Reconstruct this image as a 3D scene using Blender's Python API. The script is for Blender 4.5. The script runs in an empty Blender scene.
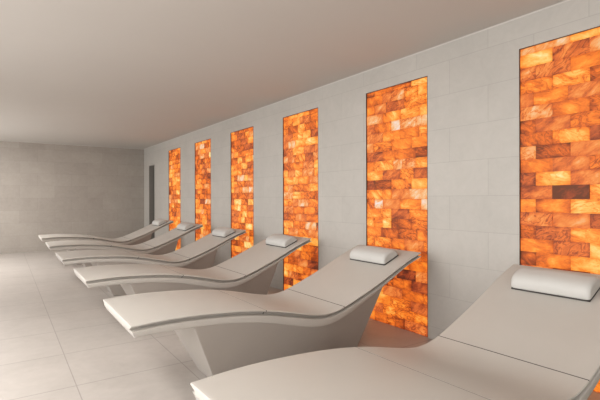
import bpy, bmesh, math, random
from mathutils import Vector, Matrix
random.seed(11)
sc = bpy.context.scene
C = sc.collection

# ------------------------------------------------------------------ sizes
WX = 3.2656          # right wall plane
LX = -2.3           # left wall plane
YB, YF = 12.497, -2.3
H = 2.675
PITCH = 1.70
P0, PW, PH = 1.821, 0.830, 2.431     # far edge of nearest panel, width, height
NP = 6

# ------------------------------------------------------------------ helpers
def link(name, bm, mat, parent=None, smooth=False):
    me = bpy.data.meshes.new(name)
    bmesh.ops.recalc_face_normals(bm, faces=bm.faces)
    bm.to_mesh(me); bm.free()
    if smooth:
        for p in me.polygons: p.use_smooth = True
    if mat: me.materials.append(mat)
    o = bpy.data.objects.new(name, me); C.objects.link(o)
    if parent: o.parent = parent
    return o

def box(bm, x0, x1, y0, y1, z0, z1):
    v = [bm.verts.new((x, y, z)) for x in (x0, x1) for y in (y0, y1) for z in (z0, z1)]
    for f in ((0,1,3,2),(4,6,7,5),(0,4,5,1),(2,3,7,6),(0,2,6,4),(1,5,7,3)):
        bm.faces.new([v[i] for i in f])

def struct(name, boxes, mat, label=None):
    bm = bmesh.new()
    for b in boxes: box(bm, *b)
    o = link(name, bm, mat); o['kind'] = 'structure'
    if label: o['label'] = label
    return o

def empty(name, loc, label, cat, group=None):
    o = bpy.data.objects.new(name, None); C.objects.link(o)
    o.location = loc; o['label'] = label; o['category'] = cat
    o.empty_display_size = .1
    if group: o['group'] = group
    return o

def bevel(o, w, seg=2, ang=35):
    m = o.modifiers.new('Bevel', 'BEVEL'); m.width = w; m.segments = seg
    m.limit_method = 'ANGLE'; m.angle_limit = math.radians(ang)
    m.harden_normals = False

# ------------------------------------------------------------------ materials
class NT:
    def __init__(s, name):
        s.m = bpy.data.materials.new(name); s.m.use_nodes = True
        s.t = s.m.node_tree; s.b = s.t.nodes['Principled BSDF']
    def n(s, kind, **kw):
        nd = s.t.nodes.new(kind)
        for k, v in kw.items():
            if k.startswith('i_'): nd.inputs[k[2:]].default_value = v
            else: setattr(nd, k, v)
        return nd
    def l(s, a, b): s.t.links.new(a, b)
    def math(s, op, a, b=None, c=None):
        nd = s.n('ShaderNodeMath', operation=op)
        for i, v in enumerate((a, b, c)):
            if v is None: continue
            if isinstance(v, (int, float)): nd.inputs[i].default_value = v
            else: s.l(v, nd.inputs[i])
        return nd.outputs[0]
    def mix(s, fac, a, b, blend='MIX'):
        nd = s.n('ShaderNodeMix', data_type='RGBA', blend_type=blend)
        for sock, v in ((nd.inputs[0], fac), (nd.inputs[6], a), (nd.inputs[7], b)):
            if isinstance(v, (int, float)): sock.default_value = v
            elif isinstance(v, tuple): sock.default_value = (*v, 1) if len(v) == 3 else v
            else: s.l(v, sock)
        return nd.outputs[2]
    def pos(s):
        g = s.n('ShaderNodeNewGeometry'); x = s.n('ShaderNodeSeparateXYZ')
        s.l(g.outputs['Position'], x.inputs[0]); return g.outputs['Position'], x.outputs
    def noise(s, vec, scale, detail=4, rough=.55, dist=0):
        nd = s.n('ShaderNodeTexNoise', i_Scale=scale, i_Detail=detail, i_Roughness=rough, i_Distortion=dist)
        s.l(vec, nd.inputs['Vector']); return nd.outputs['Fac']
    def ramp(s, fac, stops, interp='LINEAR'):
        nd = s.n('ShaderNodeValToRGB'); cr = nd.color_ramp; cr.interpolation = interp
        while len(cr.elements) < len(stops): cr.elements.new(.5)
        for e, (p, c) in zip(cr.elements, stops): e.position = p; e.color = (*c, 1)
        s.l(fac, nd.inputs[0]); return nd.outputs[0]
    def line(s, coord, origin, step, width):
        # 1 on a joint of the given width, 0 elsewhere
        d = s.math('ABSOLUTE', s.math('SUBTRACT', s.math('FLOORED_MODULO', s.math('ADD', s.math('SUBTRACT', coord, origin), step/2), step), step/2))
        nd = s.n('ShaderNodeMapRange', clamp=True, interpolation_type='SMOOTHSTEP')
        nd.inputs[1].default_value = width*.45; nd.inputs[2].default_value = width
        nd.inputs[3].default_value = 1; nd.inputs[4].default_value = 0
        s.l(d, nd.inputs[0]); return nd.outputs[0]
    def white(s, vec):
        nd = s.n('ShaderNodeTexWhiteNoise', noise_dimensions='3D'); s.l(vec, nd.inputs[0]); return nd.outputs[0]

def wall_tiles(name, along, base, dark, org, var=.10):
    """stone wall tiles .74 x .30 in running bond, fine joints"""
    m = NT(name); P, X = m.pos(); u = X[along]; z = X[2]
    row = m.math('FLOOR', m.math('DIVIDE', m.math('SUBTRACT', z, .115), .30))
    odd = m.math('FLOORED_MODULO', row, 2)
    uu = m.math('SUBTRACT', u, m.math('MULTIPLY', odd, .37))
    jv = m.line(uu, org, .74, .0032); jh = m.line(z, .115, .30, .0032)
    j = m.math('MAXIMUM', jv, jh)
    cell = m.n('ShaderNodeCombineXYZ'); m.l(m.math('FLOOR', m.math('DIVIDE', m.math('SUBTRACT', uu, org), .74)), cell.inputs[0]); m.l(row, cell.inputs[1])
    w = m.white(cell.outputs[0])
    n1 = m.noise(P, 1.7, 5, .6, .6); n2 = m.noise(P, 9, 6, .65, 1.2)
    f = m.math('ADD', m.math('MULTIPLY', n1, .55), m.math('MULTIPLY', n2, .45))
    f = m.math('ADD', f, m.math('MULTIPLY', m.math('SUBTRACT', w, .5), var))
    col = m.ramp(f, ((.28, dark), (.72, base)))
    # pale short scratches and pits of the stone
    v = m.noise(P, 26, 3, .7, 2.5)
    col = m.mix(m.math('MULTIPLY', m.math('GREATER_THAN', v, .66), .10), col, tuple(min(1, c*1.25) for c in base))
    col = m.mix(m.math('MULTIPLY', j, .26), col, tuple(c*.45 for c in dark))
    m.l(col, m.b.inputs['Base Color']); m.b.inputs['Roughness'].default_value = .55
    bp = m.n('ShaderNodeBump', i_Strength=.25, i_Distance=.002); m.l(m.math('SUBTRACT', m.math('MULTIPLY', n2, .6), j), bp.inputs['Height'])
    m.l(bp.outputs[0], m.b.inputs['Normal'])
    return m.m

def floor_tiles():
    m = NT('floor_tile'); P, X = m.pos()
    S = .7445
    jy = m.line(X[0], .4242, S, .0045); jx = m.line(X[1], 3.385, S, .006)
    cell = m.n('ShaderNodeCombineXYZ')
    m.l(m.math('FLOOR', m.math('DIVIDE', m.math('SUBTRACT', X[0], .4242), S)), cell.inputs[0])
    m.l(m.math('FLOOR', m.math('DIVIDE', m.math('SUBTRACT', X[1], 3.385), S)), cell.inputs[1])
    w = m.white(cell.outputs[0])
    n1 = m.noise(P, 2.2, 5, .6, .8); n2 = m.noise(P, 14, 5, .6, .5)
    f = m.math('ADD', m.math('MULTIPLY', n1, .6), m.math('MULTIPLY', n2, .4))
    f = m.math('ADD', f, m.math('MULTIPLY', m.math('SUBTRACT', w, .5), .10))
    col = m.ramp(f, ((.25, (.36, .325, .295)), (.75, (.455, .415, .380))))
    j = m.math('MAXIMUM', m.math('MULTIPLY', jy, .48), m.math('MULTIPLY', jx, .45))
    col = m.mix(j, col, (.12, .10, .09))
    m.l(col, m.b.inputs['Base Color']); m.b.inputs['Roughness'].default_value = .42
    m.b.inputs['Specular IOR Level'].default_value = .35
    bp = m.n('ShaderNodeBump', i_Strength=.2, i_Distance=.001); m.l(m.math('SUBTRACT', 1, j), bp.inputs['Height']); m.l(bp.outputs[0], m.b.inputs['Normal'])
    return m.m

def plain(name, col, rough=.6, var=.04, scale=4, spec=.4, metal=0, bump=0, bscale=200):
    m = NT(name); tc = m.n('ShaderNodeTexCoord'); P = tc.outputs['Object']
    n = m.noise(P, scale, 5, .6, .4)
    c = m.ramp(n, ((.3, tuple(x*(1-var) for x in col)), (.7, tuple(min(1, x*(1+var)) for x in col))))
    m.l(c, m.b.inputs['Base Color']); m.b.inputs['Roughness'].default_value = rough
    m.b.inputs['Specular IOR Level'].default_value = spec; m.b.inputs['Metallic'].default_value = metal
    if bump:
        bp = m.n('ShaderNodeBump', i_Strength=bump, i_Distance=.001); m.l(m.noise(P, bscale, 3), bp.inputs['Height']); m.l(bp.outputs[0], m.b.inputs['Normal'])
    return m.m

def salt():
    """backlit rock salt brick: tone per brick (colour attribute), clouds and veins inside it"""
    m = NT('backlit_salt'); P, X = m.pos()
    at = m.n('ShaderNodeVertexColor', layer_name='brick'); sp = m.n('ShaderNodeSeparateColor'); m.l(at.outputs['Color'], sp.inputs[0])
    tone, r1, r2 = sp.outputs
    uv = m.n('ShaderNodeUVMap', uv_map='UVMap'); us = m.n('ShaderNodeSeparateXYZ'); m.l(uv.outputs[0], us.inputs[0])
    off = m.n('ShaderNodeCombineXYZ'); m.l(m.math('MULTIPLY', r1, 37), off.inputs[0]); m.l(m.math('MULTIPLY', r2, 53), off.inputs[1]); m.l(m.math('MULTIPLY', r1, 11), off.inputs[2])
    # each brick is cut from its own block: shift and turn the grain brick by brick
    ve = m.n('ShaderNodeVectorMath', operation='ADD'); m.l(P, ve.inputs[0]); m.l(off.outputs[0], ve.inputs[1])
    vr = m.n('ShaderNodeVectorRotate', rotation_type='X_AXIS'); m.l(ve.outputs[0], vr.inputs['Vector'])
    m.l(m.math('MULTIPLY', m.math('SUBTRACT', r2, .5), 1.6), vr.inputs['Angle'])
    mp = m.n('ShaderNodeMapping'); m.l(vr.outputs[0], mp.inputs[0]); mp.inputs['Scale'].default_value = (1, 1, 2.3)
    G = mp.outputs[0]
    n1 = m.noise(G, 6.5, 4, .55, .4); n2 = m.noise(G, 34, 4, .65, .6)
    # seams of clay in the salt
    rd = m.math('ABSOLUTE', m.math('SUBTRACT', m.noise(G, 6.5, 3, .5, 1.6), .5))
    vein = m.math('SUBTRACT', 1, m.math('MINIMUM', m.math('MULTIPLY', rd, 22), 1))
    vein = m.math('MULTIPLY', vein, m.math('MULTIPLY', r1, .30))
    # lamp glow: thicker towards the brick's joints
    ex = m.math('ABSOLUTE', m.math('SUBTRACT', us.outputs[0], .5)); ez = m.math('ABSOLUTE', m.math('SUBTRACT', us.outputs[1], .5))
    e = m.math('ADD', m.math('POWER', m.math('MULTIPLY', ex, 2), 5), m.math('POWER', m.math('MULTIPLY', ez, 2), 3))
    f = m.math('ADD', tone, m.math('MULTIPLY', m.math('SUBTRACT', n1, .5), 1.0))
    f = m.math('ADD', f, m.math('MULTIPLY', m.math('SUBTRACT', n2, .5), .34))
    f = m.math('SUBTRACT', f, vein); f = m.math('SUBTRACT', f, m.math('MULTIPLY', e, .13))
    lamp = m.noise(P, 1.9, 2, .5, 0)
    f = m.math('ADD', f, m.math('MULTIPLY', m.math('SUBTRACT', lamp, .5), .6))
    col = m.ramp(f, ((.0, (.09, .014, .004)), (.18, (.34, .045, .007)), (.34, (.66, .115, .012)), (.48, (.90, .190, .016)),
                     (.62, (1.0, .31, .032)), (.80, (1.0, .56, .13)), (1.0, (1.0, .82, .38))))
    # some blocks are a duller rose brown salt
    duller = m.math('MULTIPLY', m.math('GREATER_THAN', r2, .68), .55)
    col = m.mix(duller, col, m.mix(1.0, col, (.78, .86, 2.6), 'MULTIPLY'))
    m.b.inputs['Base Color'].default_value = (.07, .03, .012, 1); m.b.inputs['Specular IOR Level'].default_value = .15
    m.l(col, m.b.inputs['Emission Color']); m.b.inputs['Emission Strength'].default_value = 1.0
    m.b.inputs['Roughness'].default_value = .5
    return m.m

M_wall = wall_tiles('stone_wall_tile', 1, (.445, .418, .380), (.372, .348, .315), 2.08)
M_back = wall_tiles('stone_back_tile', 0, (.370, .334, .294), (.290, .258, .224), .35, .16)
M_floor = floor_tiles()
M_ceil = plain('ceiling_paint', (.51, .482, .446), .85, .01, 1, .15)
M_white = plain('white_trim_paint', (.55, .52, .48), .5, .01)
M_slab = plain('warm_ceramic', (.44, .410, .371), .48, .02, 3, .35)
M_base = plain('base_ceramic', (.35, .314, .279), .55, .02, 3, .3)
M_pil = plain('white_vinyl', (.47, .455, .428), .55, .015, 12, .35, bump=.15, bscale=320)
M_dark = plain('dark_matte', (.045, .04, .036), .7)
M_bronze = plain('bronze_edge', (.10, .07, .05), .45, .05, 6, .5, .6)
M_door = plain('grey_door_paint', (.085, .077, .068), .5, .02)
M_left = plain('left_wall_plaster', (.50, .46, .42), .8, .02, 1)
M_back_salt = plain('salt_mortar', (.35, .10, .03), .8)
M_salt = salt()
g = NT('window_glass'); g.t.nodes.remove(g.b)
tr = g.n('ShaderNodeBsdfTransparent'); gl = g.n('ShaderNodeBsdfGlossy', i_Roughness=.02); mx = g.n('ShaderNodeMixShader'); mx.inputs[0].default_value = .06
g.l(tr.outputs[0], mx.inputs[1]); g.l(gl.outputs[0], mx.inputs[2]); g.l(mx.outputs[0], g.t.nodes['Material Output'].inputs[0])
M_glass = g.m

# ------------------------------------------------------------------ room
T = .12
floor = struct('floor', [(LX-.3, WX+.8, YF-.3, YB+.3, -.1, 0)], M_floor)
struct('ceiling', [(LX-.3, WX+.8, YF-.3, YB+.3, H, H+.1)], M_ceil)
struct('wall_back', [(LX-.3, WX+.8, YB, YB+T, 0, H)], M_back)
# right wall with six recesses for the salt panels and the doorway at its far end
DY0, DY1, DZ = 11.50, 12.01, 2.18
segs = []; y = YF-.3
holes = [(P0-PW+PITCH*i, P0+PITCH*i, PH) for i in range(NP)] + [(DY0, DY1, DZ)]
for a, b, z in holes:
    segs.append((WX, WX+T, y, a, 0, H)); segs.append((WX, WX+T, a, b, z, H)); y = b
segs.append((WX, WX+T, y, YB, 0, H))
struct('wall_right', segs, M_wall)
# left wall: daylight windows outside the photograph
wins = [(-1.9, 5.7, .05, 2.60), (8.0, 12.2, .05, 2.60)]
segs = []; y = YF-.3
for a, b, z0, z1 in wins:
    segs += [(LX-T, LX, y, a, 0, H), (LX-T, LX, a, b, 0, z0), (LX-T, LX, a, b, z1, H)]; y = b
segs.append((LX-T, LX, y, YB+.3, 0, H))
struct('wall_left', segs, M_left)
FW = (-1.2, 0.4, .05, 2.5)  # unseen window opening, added for soft light from behind the camera
struct('wall_front', [(LX-.3, FW[0], YF-T, YF, 0, H), (FW[1], WX+.8, YF-T, YF, 0, H), (FW[0], FW[1], YF-T, YF, 0, FW[2]), (FW[0], FW[1], YF-T, YF, FW[3], H)], M_left)
def window(n, a, b, z0, z1, front=False):
    r = bpy.data.objects.new('window_%d' % n, None); C.objects.link(r); r['kind'] = 'structure'
    bm = bmesh.new(); w = .05
    mid = (a+b)/2
    def bb(p, q, r0, r1, d0=-.09, d1=-.03):
        if front: box(bm, p, q, YF+d0, YF+d1, r0, r1)
        else: box(bm, LX+d0, LX+d1, p, q, r0, r1)
    bb(a, b, z0, z0+w); bb(a, b, z1-w, z1); bb(a, a+w, z0+w, z1-w); bb(b-w, b, z0+w, z1-w); bb(mid-w/2, mid+w/2, z0+w, z1-w)
    link('window_frame', bm, M_white, r)
    bm = bmesh.new(); bb(a+w, mid-w/2, z0+w, z1-w, -.063, -.057); bb(mid+w/2, b-w, z0+w, z1-w, -.063, -.057)
    link('window_pane', bm, M_glass, r)
for i, wn in enumerate(wins): window(i+1, *wn)
window(4, *FW, front=True)
# slim pale shadow-gap bead where ceiling meets the walls
struct('trim_1', [(WX-.006, WX, YF, YB, H-.008, H)], M_white)
struct('trim_2', [(LX, WX-.006, YB-.006, YB, H-.010, H)], M_white)
# far doorway in the right wall
r = bpy.data.objects.new('door_1', None); C.objects.link(r); r['kind'] = 'structure'; r.location = (WX, DY0, 0)
bm = bmesh.new(); box(bm, .20, .24, -.05, DY1-DY0+.05, 0, DZ+.05); link('door_leaf', bm, M_door, r)
bm = bmesh.new()
box(bm, .12, .20, -.05, 0, 0, DZ+.05); box(bm, .12, .20, DY1-DY0, DY1-DY0+.05, 0, DZ+.05); box(bm, .12, .20, 0, DY1-DY0, DZ, DZ+.05)
box(bm, .004, .12, DY1-DY0-.02, DY1-DY0, 0, DZ); box(bm, .004, .12, 0, .02, 0, DZ); box(bm, .004, .12, .02, DY1-DY0-.02, DZ-.02, DZ)
link('door_frame', bm, plain('grey_jamb_paint', (.20, .182, .16), .5, .02), r)

# ------------------------------------------------------------------ salt panels
RH, BL = .099, .2405
places = ['with one dark brown brick, behind the nearest lounger', 'beside the head of the second nearest lounger', 'beside the head of the third nearest lounger',
          'beside the head of the third farthest lounger', 'beside the head of the second farthest lounger', 'nearest the far doorway']
adj = ['widest glowing salt brick wall panel', 'tall glowing orange salt brick wall panel', 'glowing orange salt brick wall panel', 'glowing orange salt brick wall panel', 'narrow looking glowing orange salt brick wall panel', 'narrowest looking glowing orange salt brick wall panel']
for i in range(NP):
    rnd = random.Random(100+i)
    y1 = P0+PITCH*i; y0 = y1-PW
    root = empty('salt_brick_panel', (WX, (y0+y1)/2, 0), '%s %s' % (adj[i], places[i]), 'wall panel', 'backlit salt brick panels along the right wall')
    ed = bmesh.new(); e = .004
    for b in ((-.002, .05, -PW/2, -PW/2+e, 0, PH), (-.002, .05, PW/2-e, PW/2, 0, PH), (-.002, .05, -PW/2+e, PW/2-e, PH-e, PH)): box(ed, *b)
    link('panel_edging', ed, M_bronze, root)
    bk = bmesh.new(); box(bk, .045, .055, -PW/2, PW/2, 0, PH); link('panel_backing', bk, M_back_salt, root)
    bm = bmesh.new(); cl = bm.loops.layers.float_color.new('brick'); uvl = bm.loops.layers.uv.new('UVMap')
    # courses run down from the top; first bricks start at the far edge
    zs = [PH-e] + [PH-.055-RH*k for k in range(24)] + [0]
    for k in range(len(zs)-1):
        zt, zb = zs[k], max(zs[k+1], 0.0)
        if zt-zb < .01: continue
        first = BL if (k % 2 == 1) else BL/2
        if k > 0 and rnd.random() < .15: first *= rnd.uniform(.8, 1.15)
        yy = PW/2-e; cuts = [yy, PW/2-first]
        while cuts[-1]-BL > -PW/2+e+.03: cuts.append(cuts[-1]-rnd.choice((BL, BL, BL*.5, BL*.72, BL*1.1)) if i else cuts[-1]-BL)
        cuts.append(-PW/2+e)
        for j in range(len(cuts)-1):
            a, b = cuts[j+1]+.0007, cuts[j]-.0007
            tone = min(.86, max(.16, rnd.gauss(.56, .115)))
            if rnd.random() < .07: tone = rnd.uniform(.72, .86)
            if rnd.random() < .05: tone = rnd.uniform(.27, .36)
            xo = .006 + rnd.uniform(0, .006)
            dark = (i == 0 and k == 11 and j == 1)
            if dark: tone, xo = .06, .001
            n0 = len(bm.faces); box(bm, xo, .045, a, b, zb+.0006, zt-.0006); bm.faces.ensure_lookup_table()
            c = (tone, rnd.random() if not dark else .1, rnd.random(), 1)
            for f in bm.faces[n0:]:
                for lp in f.loops:
                    lp[cl] = c; lp[uvl].uv = ((lp.vert.co.y-a)/(b-a), (lp.vert.co.z-zb)/max(.001, zt-zb))
    link('salt_bricks', bm, M_salt, root)

# ------------------------------------------------------------------ loungers
TOP = [(.600,.568),(.75,.577),(.90,.579),(1.06,.573),(1.23,.562),(1.42,.541),(1.60,.509),(1.78,.466),(1.92,.435),(2.03,.424),(2.12,.436),(2.20,.459),(2.36,.519),(2.54,.590),(2.72,.670),(2.88,.744),(3.072,.814)]
THK = [(.6,.072),(.9,.078),(1.2,.080),(1.45,.086),(1.75,.094),(1.95,.094),(2.2,.078),(2.5,.060),(2.8,.045),(3.072,.034)]
def cr(pts, x):
    n = len(pts)
    k = 0
    while k < n-2 and x > pts[k+1][0]: k += 1
    x0, y0 = pts[k]; x1, y1 = pts[k+1]
    def sl(i):
        if i <= 0: return (pts[1][1]-pts[0][1])/(pts[1][0]-pts[0][0])
        if i >= n-1: return (pts[-1][1]-pts[-2][1])/(pts[-1][0]-pts[-2][0])
        return (pts[i+1][1]-pts[i-1][1])/(pts[i+1][0]-pts[i-1][0])
    h = x1-x0; t = (x-x0)/h
    return ((2*t**3-3*t*t+1)*y0 + (t**3-2*t*t+t)*h*sl(k) + (-2*t**3+3*t*t)*y1 + (t**3-t*t)*h*sl(k+1))
# smooth the measured curve once
XS = [.600+(3.072-.600)*i/140 for i in range(141)]
ZS = [cr(TOP, x) for x in XS]
for _ in range(25): ZS = [ZS[0]] + [(ZS[i-1]+2*ZS[i]+ZS[i+1])/4 for i in range(1, 140)] + [ZS[-1]]
CURVE = list(zip(XS, ZS))
def top(x): return cr(CURVE, x)
def nrm(x):
    d = (top(min(x+.004, 3.072))-top(max(x-.004, .600)))/(min(x+.004, 3.072)-max(x-.004, .600))
    l = math.hypot(1, d); return -d/l, 1/l
def down(x, d):
    nx, nz = nrm(x); return x-nx*d, top(x)-nz*d
HW = .411
CXL = 0.0   # local y of the centre line; object origin sits at the foot end of the plinth
OX = 1.225  # lounger origin X in the room

def loft(rings, closed=True):
    bm = bmesh.new(); vs = [[bm.verts.new(p) for p in r] for r in rings]
    n = len(rings[0])
    for a, b in zip(vs, vs[1:]):
        for i in range(n): bm.faces.new((a[i], a[(i+1) % n], b[(i+1) % n], b[i]))
    bm.faces.new(vs[0][::-1]); bm.faces.new(vs[-1])
    return bm
def stations(x0, x1, step=.022):
    n = max(2, round((x1-x0)/step)); return [x0+(x1-x0)*i/n for i in range(n+1)]
def pad(x0, x1):
    xs = stations(x0, x1)
    if x0 < .61: xs = [x0, x0+.0016, x0+.005] + xs[1:]
    if x1 > 3.0: xs = xs[:-1] + [x1-.005, x1-.0016, x1]
    rings = []
    for x in xs:
        drop = 0
        if x0 < .61 and x-x0 < .004: drop = .0012 if x > x0 else .004
        if x1 > 3.0 and x1-x < .004: drop = .0012 if x < x1 else .004
        half = [(-HW+.006, 0), (-HW+.0018, .0014), (-HW, .0045), (-HW, .008), (-HW+.036, .020), (-HW+.044, .034)]
        half = [(y, max(d, drop)) for y, d in half]
        sec = half + [(-y, d) for y, d in half[::-1]]
        rings.append([(down(x, d)[0]-OX, y, down(x, d)[1]) for y, d in sec])
    return loft(rings)
def soft(o, ang=40):
    for p in o.data.polygons: p.use_smooth = True
    o.data.set_sharp_from_angle(angle=math.radians(ang))
    return o
def seam(x):
    rings = []
    for xx in (x-.0034, x+.0034):
        sec = [(-HW+.002, .0007), (-HW+.002, .008), (-HW+.036, .020), (-HW+.044, .034), (HW-.044, .034), (HW-.036, .020), (HW-.002, .008), (HW-.002, .0007)]
        rings.append([(down(xx, d)[0]-OX, y, down(xx, d)[1]) for y, d in sec])
    return loft(rings)
def finish(o, w=.004):
    for p in o.data.polygons: p.use_smooth = True
    bevel(o, w, 3, 30)
    m = o.modifiers.new('WN', 'WEIGHTED_NORMAL'); m.keep_sharp = True
    return o
def make_lounger(loc, label, group):
    root = empty('heated_lounger', loc, label, 'lounger', group)
    S1, S2 = 1.492, 2.187; gp = .0032
    soft(link('leg_rest', pad(.600, S1-gp), M_slab, root))
    soft(link('seat', pad(S1+gp, S2-gp), M_slab, root))
    soft(link('backrest', pad(S2+gp, 3.072), M_slab, root))
    for x in (S1, S2): link('seam_joint', seam(x), M_dark, root)
    rings = []
    for x in stations(.605, 3.068):
        t = cr(THK, x)
        foot = max(0, 1-(x-.605)/.05)
        half = [(-HW+.050, .0342), (-HW+.008, .0345), (-HW+.003, .038), (-HW+.003, t-.005), (-HW+.008, t)]
        sec = half + [(-y, d) for y, d in half[::-1]]
        ring = []
        for y, d in sec:
            px, pz = down(x, d); ring.append((px-OX + foot*.012*(d > .04), y, pz))
        rings.append(ring)
    soft(link('shell', loft(rings), M_slab, root), 50)
    rings = []
    N = 40
    for k in range(N+1):
        s = k/N
        xb = 1.225+(2.53-1.225)*s; xt = .98+(2.60-.98)*s
        d = cr(THK, xt)-.004
        px, pz = down(xt, d)
        hb, ht = .17, .400
        rings.append([(xb-OX, -hb, 0), (px-OX, -ht, pz), (px-OX, ht, pz), (xb-OX, hb, 0)])
    finish(link('base', loft(rings), M_base, root), .006)
    return root
def make_pillow(loc, rot, label, group):
    root = empty('head_pillow', loc, label, 'pillow', group)
    root.rotation_euler = rot
    L, W, Hh = .235, .100, .086
    rings = []
    for q in range(-10, 11):
        t = q/10; y = L*math.copysign(1-(1-abs(t))**1.0, t)
        e = max(0, abs(t)-.9)/.1; k = 1-.13*e*e
        sec = []
        for a in range(0, 25):
            th = math.pi*a/24
            cx, sz = math.cos(th), math.sin(th)
            px = math.copysign(abs(cx)**.75, cx)*W*(1-(1-k)*.6); pz = .006+(abs(sz)**.8)*Hh*k + .004*math.cos(t*3)*(sz > .3)
            sec.append((px, y, pz))
        rings.append(sec)
    o = link('pillow_cover', loft(rings), M_pil, root); finish(o, .012)
    bm = bmesh.new(); box(bm, -W+.002, W-.002, -L+.002, L-.002, 0, .0062); o = link('dark_underside', bm, M_dark, root)  # thin dark slab along the underside of the cover
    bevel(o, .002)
    return root
def copy_tree(o):
    c = o.copy(); C.objects.link(c)
    for ch in list(o.children):
        d = ch.copy(); C.objects.link(d); d.parent = c
    return c
LG = 'row of curved stone loungers'
PG = 'white bolster pillows on the loungers'
llab = ['warm grey curved lounger nearest the camera, foot end cut by the bottom edge',
        'warm grey curved lounger second nearest, its whole tapered base in view',
        'warm grey curved lounger third from the camera',
        'warm grey curved lounger fourth from the camera, third from the back wall',
        'warm grey curved lounger second from the back wall',
        'warm grey curved lounger farthest away, beside the back wall']
plab = ['largest white bolster pillow, on the nearest lounger',
        'white bolster pillow on the second nearest lounger',
        'white bolster pillow on the third lounger from the camera',
        'white bolster pillow on the fourth lounger from the camera',
        'small white bolster pillow on the lounger second from the back wall',
        'smallest white bolster pillow, on the lounger farthest from the camera']
YC = 1.32
lounger = make_lounger((OX, YC, 0), llab[0], LG)
xp = 2.872; px, pz = down(xp, 0)
nx, nz = nrm(xp); ang = -math.atan2(-nx, nz)
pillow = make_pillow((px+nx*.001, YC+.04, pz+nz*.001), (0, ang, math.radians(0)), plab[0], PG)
# how each lounger was set down: shift along X, along Y, turn
SET = [(.029,-.008,.036), (.004,0,.003), (.016,-.012,.001), (-.001,-.036,.003), (0,.002,-.008), (.001,-.017,.002)]
def put(o, i, lx, ly, turn=0):
    dx, dy, ro = SET[i]; cx = 1.8-OX
    x = lx-cx
    o.location.x = OX+cx+dx+x*math.cos(ro)-ly*math.sin(ro)
    o.location.y = YC+PITCH*i+dy+x*math.sin(ro)+ly*math.cos(ro)
    o.rotation_euler.z = ro+turn
pil_dx = [-.018, 0, 0, 0, 0, 0]; pil_dy = [.03, -.02, -.05, -.04, -.06, -.07]; pil_rot = [0]*6
plx = pillow.location.x-OX
put(lounger, 0, 0, 0); put(pillow, 0, plx+pil_dx[0], pil_dy[0]); pillow.location.z += pil_dx[0]*math.tan(-ang)
for i in range(1, NP):
    c = copy_tree(lounger); put(c, i, 0, 0); c['label'] = llab[i]
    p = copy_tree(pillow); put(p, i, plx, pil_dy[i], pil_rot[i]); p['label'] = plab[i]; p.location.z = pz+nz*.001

# ------------------------------------------------------------------ daylight
w = bpy.data.worlds.new('World'); sc.world = w; w.use_nodes = True
bg = w.node_tree.nodes['Background']; bg.inputs[0].default_value = (.985, .985, .985, 1); bg.inputs[1].default_value = 5.2
def portal(loc, rot, sx, sy):
    l = bpy.data.lights.new('window_portal', 'AREA'); l.shape = 'RECTANGLE'; l.size = sx; l.size_y = sy; l.cycles.is_portal = True
    o = bpy.data.objects.new('window_portal', l); C.objects.link(o); o.location = loc; o.rotation_euler = rot
for a, b, z0, z1 in wins: portal((LX-.13, (a+b)/2, (z0+z1)/2), (0, -math.pi/2, 0), z1-z0, b-a)
portal(((FW[0]+FW[1])/2, YF-.13, (FW[2]+FW[3])/2), (math.pi/2, 0, 0), FW[1]-FW[0], FW[3]-FW[2])

# unseen area lights added at the ceiling to brighten floor and lounger tops
for y, L, pw in ((-.9, 2.0, 75), (3.3, 2.6, 95), (9.6, 2.8, 120)):
    l = bpy.data.lights.new('added_ceiling_fill', 'AREA'); l.shape = 'RECTANGLE'; l.size = .7; l.size_y = L; l.energy = pw; l.color = (1.0, .982, .955)
    o = bpy.data.objects.new('added_ceiling_fill', l); C.objects.link(o); o.location = (-.95, y, H-.01)

# ------------------------------------------------------------------ camera
cam = bpy.data.cameras.new('Camera'); co = bpy.data.objects.new('Camera', cam); C.objects.link(co); sc.camera = co
cam.sensor_width = 36; cam.lens = 437.79/600*36; cam.shift_y = -1.24/600
yaw, pit, rol = .5976, -.0012, -.0022
f = Vector((math.sin(yaw)*math.cos(pit), math.cos(yaw)*math.cos(pit), math.sin(pit)))
rr = f.cross(Vector((0, 0, 1))).normalized(); uu = rr.cross(f)
r2 = rr*math.cos(rol)+uu*math.sin(rol); u2 = -rr*math.sin(rol)+uu*math.cos(rol)
co.matrix_world = Matrix(((r2.x, u2.x, -f.x, 0), (r2.y, u2.y, -f.y, 0), (r2.z, u2.z, -f.z, 1.2972), (0, 0, 0, 1)))
cam.clip_start = .02

vs = sc.view_settings; vs.view_transform = 'Standard'; vs.look = 'None'; vs.gamma = 1; vs.exposure = -.04; vs.use_curve_mapping = False
